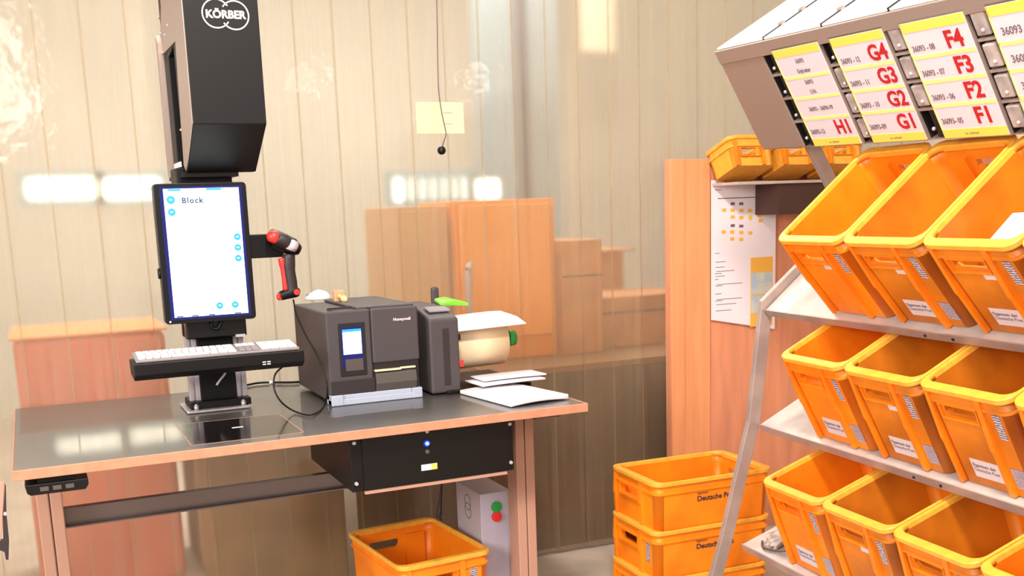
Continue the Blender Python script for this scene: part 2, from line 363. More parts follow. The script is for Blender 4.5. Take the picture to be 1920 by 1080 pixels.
# control box
cb = thing('control_box', 'black metal control box with blue lamp hung under the desk top', 'box', (.785, 2.93, .668))
obj('housing', bx(0, .515, .004, .50, 0, .167), M['black'], cb, .002)
obj('front_plate', bx(.035, .50, 0, .004, .002, .166), M['blackgloss'], cb)
obj('lip', bx(.035, .487, -.006, .004, -.008, 0), M['leg'], cb, label='pale beige lip')
for (u, v) in ((.012, .147), (.012, .026), (.503, .147), (.503, .026), (.235, .155)):
    bm = BM(); cyl(bm, (u, .004, v), (u, -.004, v), .006, .005); obj('screw', bm, M['alu'], cb)
bm = BM(); cyl(bm, (.232, .004, .12), (.232, -.005, .12), .010); lr = obj('lamp_ring', bm, mat('blue_ring', (20, 40, 170), .3, emit=.6), cb)
bm = BM(); cyl(bm, (.232, -.004, .12), (.232, -.008, .12), .0055); obj('lamp', bm, M['led'], lr, label='lit blue lamp')
bm = BM(); cyl(bm, (.232, .004, .095), (.232, -.006, .095), .006); obj('key_switch', bm, M['steel'], cb)
bm = BM(); box(bm, .212, .262, -.001, .0005, .038, .056); sk = obj('sticker', bm, M['white'], cb)
bm = BM(); box(bm, .243, .261, -.002, -.001, .039, .055); obj('sticker_corner', bm, M['yellow'], sk)
# hanging strap
st = thing('black_strap', 'black strap hanging down below the control box', 'strap', (1.10, 2.99, .5))
pts = [at(*q, 'y', 2.99)-Vector((1.10, 2.99, .5)) for q in ((829, 903), (827, 925), (825, 948), (824, 960), (822, 970))]
bm = BM(); tube(bm, smooth_path(pts, 4), .01, 8, taper=[.0025+.0062*min(1, k/12) for k in range(17)]); obj('strap_body', bm, M['black'], st)
bm = BM(); cyl(bm, pts[-1]-Vector((0, 0, -.006)), pts[-1]+Vector((.012, 0, -.012)), .003); obj('strap_end', bm, M['black'], st)

# grey cabinet under the desk
gc = thing('grey_switch_cabinet', 'light grey upright cabinet with green and red buttons under the desk', 'cabinet', (1.328, 3.285, 0))
obj('body', bx(0, .117, .01, .24, 0, .50), M['grey'], gc, .003)
obj('front_cover', bx(-.004, .118, 0, .01, 0, .503), mat('cool_grey_cover', (188, 184, 204), .45), gc, .003)
bm = BM(); c = at(930, 950, 'y', 3.285)-Vector((1.328, 3.285, 0))
cyl(bm, c, c+Vector((0, -.010, 0)), .019); obj('green_button', bm, M['greenpl'], gc, .002)
bm = BM(); c = at(930, 968, 'y', 3.285)-Vector((1.328, 3.285, 0)); cyl(bm, c, c+Vector((0, -.013, 0)), .018); obj('red_button', bm, M['redpl'], gc, .002)
def ring(bm, cx, cz, r, t, a0, a1, to3, n=40, th=.0006):
    pr = None
    for k in range(n+1):
        a = a0+(a1-a0)*k/n
        q = [bm.verts.new(to3(cx+math.cos(a)*rr, cz+math.sin(a)*rr, d)) for rr in (r-t, r+t) for d in (0, th)]
        if pr:
            for f in ((0, 2, 3, 1),): pass
            bm.faces.new((pr[1], pr[3], q[3], q[1])); bm.faces.new((pr[0], q[0], q[2], pr[2]))
            bm.faces.new((pr[0], pr[1], q[1], q[0])); bm.faces.new((pr[2], q[2], q[3], pr[3]))
        else: bm.faces.new((q[0], q[2], q[3], q[1]))
        pr = q
    bm.faces.new((pr[0], pr[1], pr[3], pr[2])); bmesh.ops.recalc_face_normals(bm, faces=bm.faces[:])
bm = BM()
for cz in (.445, .415): ring(bm, .13, cz, .028, .0022, 0, 2*PI, lambda u, v, d: Vector((-d, u, v)))
obj('ring_logo', bm, M['greyd'], gc)

# ------------------------------------------------------------ crates
def rrect(x0, x1, y0, y1, r, n=5):
    P = []
    for (cx, cy, a0) in ((x1-r, y1-r, 0), (x0+r, y1-r, PI/2), (x0+r, y0+r, PI), (x1-r, y0+r, 1.5*PI)):
        for k in range(n+1): a = a0+PI/2*k/n; P.append((cx+r*math.cos(a), cy+r*math.sin(a)))
    return P
def rrect2(W, L, dx, dy, r, n=5): return rrect(dx, W-dx, dy, L-dy, r, n)
def crate_meshes(W, L, H, turned=True):
    bm = BM(); R = .036
    prof = [(.017, .017, 0), (.010, .010, H-.046), (.004, .004, H-.046), (.004, .004, H-.041), (.009, .009, H-.039), (.009, .009, H-.014)]
    inner = [(.012, .022, H-.014), (.013, .024, H-.04), (.022, .028, .006)]
    def mk(bm, pr):
        rs = []
        for (dx, dy, z) in pr: rs.append([bm.verts.new((px, py, z)) for px, py in rrect2(W, L, dx, dy, max(.012, R-dx*.6))])
        for a, b in zip(rs, rs[1:]):
            for k in range(len(a)):
                f = bm.faces.new((a[k], a[(k+1) % len(a)], b[(k+1) % len(a)], b[k])); f.smooth = abs(a[0].co.z-b[0].co.z) > .01 and k % 6 != 5
        return rs
    rs = mk(bm, prof+inner); bm.faces.new(rs[0][::-1]); bm.faces.new(rs[-1])
    bmesh.ops.recalc_face_normals(bm, faces=bm.faces[:]); body = mesh_from(bm, 'crate_body')
    bm = BM(); rp = [(.009, .009, H-.017), (.001, .001, H-.015), (0, 0, H-.012), (0, 0, H-.002), (.002, .002, H), (.007, .024, H), (.009, .027, H-.003), (.012, .027, H-.017)]
    rs = mk(bm, rp)
    for k in range(len(rs[0])): n = len(rs[0]); bm.faces.new((rs[-1][k], rs[-1][(k+1) % n], rs[0][(k+1) % n], rs[0][k]))
    bmesh.ops.recalc_face_normals(bm, faces=bm.faces[:]); rim = mesh_from(bm, 'crate_rim')
    def cut(body, u0, u1, y0, y1):
        cb_ = BM(); z0, z1 = H-.083, H-.052
        P = [(u0+.010, z0), (u1-.010, z0), (u1, z0+.010), (u1-.004, z1), (u0+.004, z1), (u0, z0+.010)]
        prism(cb_, [(u, y0, z) for u, z in P], (0, y1-y0, 0)); cm = mesh_from(cb_, 'cut')
        o = bpy.data.objects.new('o', body); c = bpy.data.objects.new('c', cm); COL.objects.link(o); COL.objects.link(c)
        md = o.modifiers.new('b', 'BOOLEAN'); md.object = c; md.operation = 'DIFFERENCE'; md.solver = 'EXACT'
        dg = bpy.context.evaluated_depsgraph_get(); nb = bpy.data.meshes.new_from_object(o.evaluated_get(dg)); nb.name = 'crate_body'
        bpy.data.objects.remove(o); bpy.data.objects.remove(c); nb.materials.clear(); return nb
    FX = lambda u, e: (W-u) if (e and turned) else u          # the far end is the near end turned round
    body = cut(body, W*.22, W*.575, -.05, .1)
    q = sorted((FX(W*.22, 1), FX(W*.575, 1))); body = cut(body, q[0], q[1], L-.1, L+.05)
    ribs = []; frames = []; cols = []
    for e in (0, 1):
        m = lambda y: y if e == 0 else L-y
        for (u0, u1) in ((W*.075, W*.115), (W*.635, W*.69)):
            a_, b_ = FX(u0, e), FX(u1, e); bm = BM()
            prism(bm, [(a_, m(.006), .0), (a_, m(.002), H*.42), (a_, m(-.001), H*.47), (a_, m(.003), H-.017), (a_, m(.015), H-.017), (a_, m(.022), 0)], (b_-a_, 0, 0)); ribs.append(mesh_from(bm, 'crate_rib'))
        a_, b_ = sorted((FX(W*.19, e), FX(W*.61, e))); z0, z1 = H-.090, H-.046; yy = sorted((m(.004), m(.014)))
        bm = BM(); yc = m(.003); dy = m(.013)-m(.003); O_ = [(a_, z0), (b_, z0), (b_, z1), (a_, z1)]; I_ = [(a_+.003, z0+.003), (b_-.003, z0+.003), (b_-.003, z1-.003), (a_+.003, z1-.003)]
        vs = [[bm.verts.new((u, y_, z)) for u, z in Q] for Q in (O_, I_) for y_ in (yc, yc+dy)]
        for i4 in range(4):
            j4 = (i4+1) % 4
            for A4, B4 in ((vs[0], vs[1]), (vs[1], vs[3]), (vs[3], vs[2]), (vs[2], vs[0])): bm.faces.new((A4[i4], A4[j4], B4[j4], B4[i4]))
        bmesh.ops.recalc_face_normals(bm, faces=bm.faces[:])
        frames.append(mesh_from(bm, 'handle_frame'))
        a_, b_ = sorted((FX(W*.64, e), FX(W-.047, e))); yy = sorted((m(.020), m(.036)))
        cols.append(mesh_from(bx(a_, b_, *yy, .006, H-.040), 'corner_column')); a2, b2 = sorted((FX(.047, e), FX(.047+W*.04, e))); cols.append(mesh_from(bx(a2, b2, *yy, .006, H-.040), 'corner_column'))
    return dict(W=W, L=L, H=H, body=body, rim=rim, ribs=ribs, frames=frames, cols=cols)
def plate(W, H, u0, u1, z0, z1, L=None):
    bm = BM()
    yo = lambda z: .010+.007*(1-z/(H-.046))
    P = [(u0, yo(z0)-.0012, z0), (u1, yo(z0)-.0012, z0), (u1, yo(z1)-.0012, z1), (u0, yo(z1)-.0012, z1)]
    prism(bm, P, (0, .001, 0)); return bm
LM = {}
def crate(K, M4, label, group, flags='', mt='crate', nm='postal_crate', scale=1):
    t = thing(nm, label, 'crate', (0, 0, 0), group); t.matrix_world = M4
    W, L, H = K['W'], K['L'], K['H']; key = (W, L, H)
    b = K.setdefault('m_'+mt, None)
    if b is None:
        b = K['body'].copy(); b.materials.append(M[mt]); K['m_'+mt] = b
    obj('crate_body', b, None, t); obj('rim', K['rim'], M['rim'], t, label='yellow rim with its highlight painted into the colour')
    for r in K['ribs']: obj('rib', r, M['crate'], t)
    for r in K['frames']: obj('handle_frame', r, M['crate'], t)
    for r in K['cols']: obj('corner_column', r, M[mt] if not r.materials else None, t)
    def lab(n, u0, u1, z0, z1, m):
        k = key+(n,)
        if k not in LM: LM[k] = mesh_from(plate(W, H, u0, u1, z0, z1), n)
        return obj(n, LM[k], m, t)
    if 's' in flags: lab('strip_label', W*.755, W*.83, H-.122, H-.052, M['strip']).__setitem__('label', 'grey printed strip label')
    if 'o' in flags: lab('sticker', W*.47, W*.585, H-.112, H-.094, M['card']).__setitem__('label', 'small pale sticker')
    if 'a' in flags:
        o = lab('address_label', W*.27, W*.61, H*.09, H*.28, M['card']); o['label'] = 'white label with two lines of text'
        T = basis((W*.285, .010+.007*(1-.2)-.0016, H*.205), X, Vector((0, -.045, .999)).normalized(), Vector((0, -1, -.045)).normalized())
        text('label_text', 'Eigentum der\nDeutsche Post', M['greyink'], o, T, .0145, .01, sx=.95)
    if 'b' in flags: lab('barcode_label', W*.72, W*.86, H*.09, H*.29, M['barcode']).__setitem__('label', 'grey barcode label')
    if 't' in flags:
        d = .0130
        Tm = basis((W-d+.0025, L*.355, H*.52), Y, Z, X)
        text('lettering', 'Deutsche Post', M['ink'], t, Tm, .026, .02)
        Tm = basis((W-d+.0025, L*.355, H*.66), Y, Z, X); text('lettering', 'Eigentum', M['ink'], t, Tm, .012, .01)
    if 'l' in flags:
        d = .0195
        text('lettering', 'Deutsche Post', M['ink'], t, basis((d-.0055, L*.80, H*.62), -Y, Z, -X), .032, .02)
        text('lettering', 'Eigentum', M['ink'], t, basis((d-.0045, L*.80, H*.74), -Y, Z, -X), .013, .01)
        bm = BM(); ring(bm, L*.80-.235, H*.655, .009, .003, .6, 5.2, lambda u, v, dd: Vector((d-.005-dd, u, v))); box(bm, d-.0056, d-.005, L*.80-.275, L*.80-.235, H*.635, H*.642)
        obj('horn_emblem', bm, M['ink'], t)
    return t
DEEP = crate_meshes(.290, .395, .290)
FLAT = crate_meshes(.335, .485, .176, False)

# rack frame: lateral e1, depth ex
DEL = -.0762; E1 = Vector((math.sin(DEL), -math.cos(DEL), 0)); EX = Vector((math.cos(DEL), math.sin(DEL), 0)); RO = Vector((1.941, 2.5, 0))
def RK(v, w, z): return RO+E1*v+EX*w+Z*z
tiers = [((0, 0, 1.346), .695), ((-.040, .040, 1.006), .467), ((-.084, .011, .620), .340)]
flags = [['os', 'osab', 'osab', 's'], ['sab', 'osab', 'sab', 's'], ['abs', 'os', 's', 's']]
mats = [['crate', 'crate2', 'crate2', 'crate2'], ['crate', 'crate2', 'crate2', 'crate'], ['crate', 'crate2', 'crate2', 'crate']]
ordn = ['first', 'second', 'third', 'fourth']; rown = ['top', 'middle', 'bottom']
extra = [['leftmost crate of the row, empty', 'empty, white label on its front', 'holding white and red mail', 'cut off by the right picture edge'],
         ['leftmost crate of the row', 'with a small sticker under the handle', 'third from the left', 'cut off by the right picture edge'],
         ['leftmost crate beside the crumpled film', 'with a small sticker under its handle', 'third from the left', 'in the lower right picture corner']]
def tier_axes(i):
    th = tiers[i][1]; l = EX*math.cos(th)+Z*math.sin(th); up = -EX*math.sin(th)+Z*math.cos(th); return l, up
for i in range(3):
    (v, w_, z), th = tiers[i]; l, up = tier_axes(i)
    for k in range(4):
        o = RK(v+.295*k, w_, z)-up*DEEP['H']
        crate(DEEP, basis(o, E1, l, up), 'deep yellow postal crate on the %s rack shelf, %s' % (rown[i], extra[i][k]), 'crates tilted on the rack shelves', flags[i][k], mats[i][k])
# mail in the third crate of the top shelf
l, up = tier_axes(0)
O3 = RK(tiers[0][0][0]+.59, tiers[0][0][1], tiers[0][0][2])-up*DEEP['H']
def incrate(u, yy, zz): return O3+E1*u+l*yy+up*zz
def slab(name, label, O, ax, ay, az, sx, sy, sz, m, cat='letter', group=None, bend=0, bev=.003):
    bm = BM(); n = 8; A = []
    for k in range(n+1):
        t_ = k/n; dz = bend*math.sin(PI*t_)
        A.append([bm.verts.new((t_*sx, 0, dz)), bm.verts.new((t_*sx, sy, dz*.6)), bm.verts.new((t_*sx, sy, sz*.8+dz*.6)), bm.verts.new((t_*sx, 0, sz+dz))])
    for a, b in zip(A, A[1:]):
        for q in range(4): bm.faces.new((a[q], a[(q+1) % 4], b[(q+1) % 4], b[q])).smooth = True
    bm.faces.new(A[0]); bm.faces.new(A[-1][::-1]); bmesh.ops.recalc_face_normals(bm, faces=bm.faces[:])
    o = obj(name, bm, m, None, bev); o.matrix_world = basis(O, ax, ay, az); return tag(o, label, cat, group)
lz = (up*.75+E1*-.66).normalized(); lx = (E1*.75+up*.66).normalized()
def toward(px, py, zz):      # place on a plane zz above the crate floor
    d = at(px, py, 'y', 2.0)-EYE; P0 = O3+up*zz; t_ = (P0-EYE).dot(up)/d.dot(up); return EYE+d*t_
wl = toward(1838, 474, .20)
slab('letter', 'large white envelope lying in the third crate of the top shelf', wl, E1, (l+up*.05).normalized(), (up-l*.05).normalized(), .115, .125, .006, M['envelope'], bend=.004)
slab('letter', 'red edged flat parcel behind the white envelope in the top shelf crate', wl-E1*.016+l*.01-up*.010, E1, l, up, .13, .075, .008, M['redpl'])
slab('letter', 'green edged envelope under the red one in the top shelf crate', wl-E1*.010+l*.085-up*.022, E1, l, up, .12, .05, .008, M['greenpl'])
slab('letter', 'small green envelope at the rim end of the red parcel in the top shelf crate', wl-E1*.045+l*.004-up*.024, E1, l, up, .04, .03, .006, M['greenpl'])

# stack of flat crates left of the rack
c0 = at(1143, 871, 'z', .524)
ang = -.035
for k, (z, lab_) in enumerate(((.524, 'flat yellow postal crate on top of the stack left of the rack'), (.350, 'flat yellow postal crate in the middle of the stack left of the rack'), (.176, 'flat yellow postal crate at the bottom of the stack left of the rack'))):
    e1 = Vector((math.sin(ang), -math.cos(ang), 0)); ll = Vector((math.cos(ang), math.sin(ang), 0))
    crate(FLAT, basis(Vector((c0.x-.002*k, c0.y+.003*k, z-.176)), e1, ll, Z), lab_, 'crates stacked beside the rack', 'ts' if k else 't', 'crate')
# crates under the desk
ang = .09
for k, z in enumerate((.350, .176)):
    ll = Vector((-math.sin(ang), math.cos(ang), 0)); e1 = Vector((math.cos(ang), math.sin(ang), 0))
    crate(FLAT, basis((.972, 3.115, z-.176), e1, ll, Z), ['upper flat yellow postal crate standing under the desk', 'lower flat yellow postal crate on the floor under the desk'][k], 'crates under the desk', 'ls', 'crate')

# shelf with small crates on the partition
ws = thing('wall_shelf', 'pale shelf board with dark box below it fixed to the plywood partition', 'shelf', (2.85, 3.62, 1.40))
obj('shelf_board', bx(-.22, .95, 0, .178, .125, .137), M['shelf'], ws, .002)
obj('shelf_box', bx(.0, .9, .02, .178, 0, .125), mat('dark_brown_box', (74, 46, 42), .6), ws, .002)
SMALL = crate_meshes(.225, .20, .125)
for k in range(3):
    th = .62; e1 = X; ll = Vector((.1, math.cos(th), -math.sin(th))).normalized(); up_ = e1.cross(ll).normalized(); ll = up_.cross(e1)
    th = -.35; ll = Vector((0, math.cos(th), math.sin(th))); up_ = Vector((0, -math.sin(th), math.cos(th)))
    o = Vector((2.605+.235*k, 3.60, 1.606)); 
    crate(SMALL, basis(o, e1, ll, up_), 'small yellow crate on the partition shelf, %s from the left' % ordn[k], 'small crates on the partition shelf', '', 'rim', 'small_crate')

# poster
ps = thing('notice_poster', 'white poster with small orange diagram taped to the plywood partition', 'poster', (2.626, 3.798, .90))
a = (0, 0, .650); 
bm = BM(); prism(bm, [(0, 0, .067), (.334, 0, .002), (.334, 0, .643), (0, 0, .650)], (0, .001, 0)); obj('sheet', bm, mat('poster_paper', (236, 226, 236), .6), ps)
def pp(bm, px, py, w_, h_, mi=0):
    q = at(px, py, 'y', 3.797)-Vector((2.626, 3.798, .90)); s = .00233; box(bm, q.x-w_*s/2, q.x+w_*s/2, -.0008, 0, q.z-h_*s/2, q.z+h_*s/2, mi)
def pr1(n, m, *q):
    bm = BM(); pp(bm, *q); obj(n, bm, m, ps)
for (px, py) in ((1374, 394), (1358, 394), (1390, 395), (1406, 395), (1374, 407), (1390, 408), (1424, 404), (1426, 414), (1357, 435), (1373, 435), (1390, 436), (1407, 437), (1373, 448), (1390, 449)): pr1('diagram_box', M['orangeprint'], px, py, 9, 6)
for px, py in ((1374, 382), (1390, 382), (1374, 423), (1390, 424)): pr1('diagram_box', M['greyink'], px, py, 9, 5)
pr1('diagram_box', M['yellow'], 1407, 408, 9, 9); pr1('printed_heading', M['greyink'], 1383, 371, 86, 1.6)
for py, wd in ((356, 14), (475, 10), (491, 22), (501, 20), (508, 40), (513, 14), (518, 20), (524, 8), (532, 56), (536, 16), (551, 14), (560, 56), (564, 16), (570, 44), (582, 34)): pr1('printed_line', M['greyink'], 1340+wd/2, py, wd, 1.0)
bm = BM(); pp(bm, 1428, 547, 50, 128); p1 = obj('picture', bm, M['orangeprint'], ps)
bm = BM(); q = at(1428, 543, 'y', 3.797)-Vector((2.626, 3.798, .90)); s = .00233; box(bm, q.x-.055, q.x+.055, -.0016, -.0008, q.z-.02, q.z+.075); box(bm, q.x-.055, q.x+.055, -.0016, -.0008, q.z-.10, q.z-.025); obj('picture_panel', bm, M['bluepic'], p1)

# ------------------------------------------------------------ rack
rk = thing('sorting_rack', 'aluminium A-frame rack with sloping shelves carrying the yellow crates', 'rack', RO)
def rail(v, pts, wv=.022, ww=.042):
    bm = BM()
    P = [Vector((a, b)) for a, b in pts]; n = len(P); off = []
    for i in range(n):
        t0 = (P[i]-P[i-1]).normalized() if i else (P[1]-P[0]).normalized(); t1 = (P[i+1]-P[i]).normalized() if i < n-1 else t0
        m = (t0+t1).normalized(); nn = Vector((m.y, -m.x)); s = 1/max(.4, m.dot(t0)); off.append(nn*ww*s)
    A = []
    for i in range(n):
        q = [P[i], P[i]+off[i]]
        A.append([bm.verts.new(RK(v+dv, c.x, c.y)-RO) for c in q for dv in (0, -wv)])
    for a, b in zip(A, A[1:]):
        for (i0, i1) in ((0, 1), (1, 3), (3, 2), (2, 0)): bm.faces.new((a[i0], a[i1], b[i1], b[i0]))
    bm.faces.new((A[0][0], A[0][1], A[0][3], A[0][2])); bm.faces.new((A[-1][0], A[-1][1], A[-1][3], A[-1][2])); bmesh.ops.recalc_face_normals(bm, faces=bm.faces[:]); return bm
for v in (-.318, 1.45):
    obj('side_frame', rail(v, [(-.092, .0), (.02, .354), (.125, .752), (.17, 1.141), (.283, 1.234), (.50, 1.405)]), M['rackalu'], rk, .002)
    obj('strut', rail(v, [(.55, 1.28), (.318, 1.648)]), M['rackalu'], rk, .002)
    obj('rear_post', rail(v, [(.58, 0), (.52, 1.44)]), M['rackalu'], rk, .002)
for i in range(3):
    (v, w_, z), th = tiers[i]; l, up = tier_axes(i)
    base = RK(0, w_, z)-up*(DEEP['H']+.004)-l*.012; bm = BM()
    v0, v1 = -.312, 1.42
    Tm = basis(base-RO, E1, l, up)
    box(bm, v0, v1, 0, .44, -.004, 0, T=Tm); sh = obj('shelf', bm, M['shelf'], rk)
    bm = BM(); box(bm, v0, v1, -.004, 0, -.022, .004, T=Tm); obj('shelf_lip', bm, M['rackalu'], sh)
    bm = BM(); box(bm, v0-.01, v0+.03, .015, .05, -.03, -.005, T=Tm); cyl(bm, Tm@Vector((v0-.012, .03, -.03)), Tm@Vector((v0+.02, .03, -.03)), .009, seg=10); obj('shelf_bracket', bm, M['steel'], rk)
    bm = BM()
    for vv in (.42, .52): cyl(bm, Tm@Vector((vv, -.004, -.009)), Tm@Vector((vv, -.007, -.009)), .004, seg=8)
    obj('rivet', bm, M['slot'], sh)
obj('crossbar', bx(0, 1, 0, 1, 0, 1, T=basis(RK(-.33, .56, .30)-RO, E1*1.8, EX*.02, Z*.04)), M['rackalu'], rk)

# crumpled film with dark strap on the bottom shelf
l, up = tier_axes(2)
fo = RK(0, tiers[2][0][1], tiers[2][0][2])-up*DEEP['H']
fb = thing('crumpled_film', 'crumpled clear film with a dark strap on the bottom rack shelf', 'film', fo)
bm = BM(); bmesh.ops.create_icosphere(bm, subdivisions=4, radius=1)
from mathutils import noise as NZ
for vtx in bm.verts:
    c = vtx.co; k = 1+.45*NZ.noise(c*2.6)+.25*NZ.noise(c*6)
    q = E1*(-.20+c.x*.055*k)+l*(.10+c.y*.075*k)+up*max(.001, (.012+c.z*.018*k)); vtx.co = q
for f in bm.faces: f.smooth = True
obj('film', bm, M['bag'], fb)
pts = [E1*a_+l*b_+up*c_ for a_, b_, c_ in ((-.25, .03, .006), (-.21, .008, .006), (-.15, .02, .008), (-.11, .06, .01))]
obj('strap', tube(BM(), smooth_path(pts), .004, 8), M['steel'], fb, label='dark grey strap')

# ------------------------------------------------------------ pigeonhole header
TH = math.radians(31.0)
e1h = (E1-Z*.030).normalized(); uh = (-EX*math.sin(TH)+Z*math.cos(TH)); uh = (uh-e1h*uh.dot(e1h)).normalized(); nh = e1h.cross(uh)   # nh: outward
if nh.dot(EX) > 0: nh = -nh
HO = RK(-.438, .249, 1.626); HH = .352
hd = thing('pigeonhole_header', 'grey sheet metal pigeonhole box with labelled columns above the crates', 'sorting box', (0, 0, 0))
hd.matrix_world = basis(HO, e1h, -nh, uh)      # local x lateral, y into the box, z up the face
LW = 1.75
obj('end_panel', bx(0, .232, -.006, .0, 0, HH-.0), M['sidealu'], hd, .002)
bm = BM(); box(bm, 0, LW, .0, .34, -.004, 0); obj('bottom_panel', bm, M['sidealu'], hd)
bm = BM(); box(bm, 0, .004, 0, .34, 0, HH); obj('side_panel', bm, M['sidealu'], hd)
bm = BM(); box(bm, 0, LW, -.010, .0, HH-.045, HH); obj('top_rail', bm, M['sidealu'], hd, .002)
bm = BM(); box(bm, 0, LW, .335, .34, 0, HH); obj('back_panel', bm, M['sidealu'], hd)
cols = [(.295, .512), (.565, .775), (.842, 1.052), (1.12, 1.34)]
slots = [(.234, .292), (.515, .562), (.778, .838), (1.056, 1.116)]
edges = [0] + [.262, .54, .81, 1.086, 1.36] + [LW]
for a_, b_ in zip(edges, edges[1:]):
    obj('lid', bx(a_+.006, b_-.006, 0, .34, HH, HH+.006), M['lid'], hd, .001, label='white lid sheet')
for e in edges[1:-1]:
    obj('divider', bx(e-.008, e+.008, .004, .335, 0, HH+.0068), M['slot'], hd)
    for q in (.07, .15, .23): obj('lid_clip', bx(e-.010, e+.010, q, q+.014, HH+.004, HH+.014), M['sidealu'], hd, .001)
TX_ = [[('36093', '', 'Grpl.eiter'), ('36093', '', 'LVA'), ('36093 - 36096 PF', '', ''), ('36093-13', 'H1', '')],
       [('36093 - 12', 'G4', ''), ('36093 - 11', 'G3', ''), ('36093 - 10', 'G2', ''), ('36093-09', 'G1', '')],
       [('36093 - 08', 'F4', ''), ('36093 - 07', 'F3', ''), ('36093 - 06', 'F2', ''), ('36093- 05', 'F1', '')],
       [('36093 -', '', ''), ('36093', '', ''), ('36', '', ''), ('', '', '')]]
for ci, (c0_, c1_) in enumerate(cols):
    zt = HH-.035
    cd_ = obj('label_card', bx(c0_, c1_, -.012, -.010, .004, zt), M['card'], hd)
    W_ = c1_-c0_
    obj('yellow_band', bx(c0_, c1_, -.0128, -.012, zt-.024, zt), M['yellow'], cd_); obj('yellow_band', bx(c0_, c1_, -.0128, -.012, .004, .028), M['yellow'], cd_)
    ch = (zt-.024-.028)/4; bm = BM()
    for r in (1, 2, 3): zz = .028+ch*r; obj('yellow_line', bx(c0_, c1_, -.0128, -.012, zz-.0045, zz+.0045), M['paleyellow'], cd_)
    obj('yellow_line', bx(c0_, c0_+.004, -.0128, -.012, .02, zt), M['paleyellow'], cd_)
    text('small_print', 'Nr. 35093605', M['greyink'], cd_, basis((c0_+W_*.36, -.0128, .012), X, Z, -Y), .008)
    for r, (num, big, sub) in enumerate(TX_[ci]):
        zb = .028+ch*(3-r)
        if big:
            if num: text('number', num, M['greyink'], cd_, basis((c0_+.012, -.0124, zb+.016), X, Z, -Y), .0215, .015, sx=.82)
            text('letter_code', big, M['red'], cd_, basis((c1_-.082, -.0126, zb+.013), X, Z, -Y), .060, .03, sx=.98)
        elif ci == 3:
            if num: text('number', num, M['greyink'], cd_, basis((c0_+.02+.0*r, -.0124, zb+.02), X, Z, -Y), .026, .015, sx=.9)
        else:
            if num: text('number', num, M['greyink'], cd_, basis(((c0_+c1_)/2, -.0124, zb+(.042 if sub else .024)), X, Z, -Y), .0185, .012, 'CENTER', sx=.85)
            if sub: text('number', sub, M['greyink'], cd_, basis(((c0_+c1_)/2, -.0124, zb+.012), X, Z, -Y), .0185, .012, 'CENTER', sx=.85)
    obj('card_frame', bx(c0_-.002, c1_+.002, -.0100, .0, 0, HH-.03), M['sidealu'], hd)
for si, (s0, s1) in enumerate(slots):
    obj('slot_shade_side', bx(s0-.004, s0-.001, .0, .33, 0, HH-.03), M['slot'], hd); obj('slot_shade_side', bx(s1+.001, s1+.004, .0, .33, 0, HH-.03), M['slot'], hd); obj('slot_shade_back', bx(s0, s1, .326, .33, 0, HH-.03), M['slot'], hd)  # near-black panels paint the shade inside the grey compartments
    for r in range(4):
        z0 = .012+r*.078
        obj('divider_shelf', bx(s0, s1, -.004, .33, z0+.069, z0+.076), M['rackalu'], hd)
        obj('pin', ball(BM(), (s0+.030, -.006, z0+.018), .0055, u=10, v=6), M['alu'], hd)
        if (si == 1 and r < 3) or (si == 2 and r > 0) or si == 3:
            tag_name = 'letter_bundle'
            o = obj(tag_name, bx(s0+.006, s1-.012, -.006, .25, z0+.004, z0+.062), M['mail'], None, .004)
            o.matrix_world = hd.matrix_world
            tag(o, 'grey letter bundle in the %s compartment from the top, beside the %s label column' % (['fourth', 'third', 'second', 'first'][r], ['H1', 'G', 'F', 'rightmost'][si]), 'letters', 'letter bundles in the pigeonholes')

# ------------------------------------------------------------ workstation mast
ms = thing('scanning_station', 'black camera mast with monitor arm on aluminium rails standing on the desk', 'mast', (.517, 3.5, .861))
def L_(p): return Vector(p)-Vector((.517, 3.5, .861))
def lb(x0, x1, y0, y1, z0, z1): return bx(x0-.517, x1-.517, y0-3.5, y1-3.5, z0-.861, z1-.861)
obj('base_plate', lb(.405, .600, 3.435, 3.62, .861, .869), M['alu'], ms, .003)
for x0 in (.425, .573):
    bm = BM(); box(bm, x0-.517, x0+.013-.517, 0, .03, .02, .29); box(bm, x0+.019-.517, x0+.034-.517, 0, .03, .02, .29); box(bm, x0+.013-.517, x0+.019-.517, .008, .03, .02, .29)
    obj('profile_rail', bm, M['alu'], ms, .001)
    bm = BM(); cyl(bm, (x0+.012-.517, -.04, .006), (x0+.012-.517, -.04, .022), .008, seg=12); cyl(bm, (x0+.012-.517, -.04, .02), (x0+.012-.517, -.04, .026), .005, seg=6); obj('bolt', bm, M['alu'], ms)
obj('base_block', lb(.42, .610, 3.46, 3.60, .869, .892), M['black'], ms, .002)
obj('mast_plate', lb(.460, .572, 3.495, 3.54, .88, 1.18), M['black'], ms, .002)
obj('clamp_plate', lb(.425, .610, 3.44, 3.56, 1.095, 1.16), M['blackgloss'], ms, .004)
bm = BM(); box(bm, .573-.517, .603-.517, -.07, -.0, .232, .240); obj('bracket_tab', bm, M['alu'], ms)
obj('neck_column', lb(.440, .608, 3.47, 3.60, 1.13, 1.62), M['black'], ms, .003)
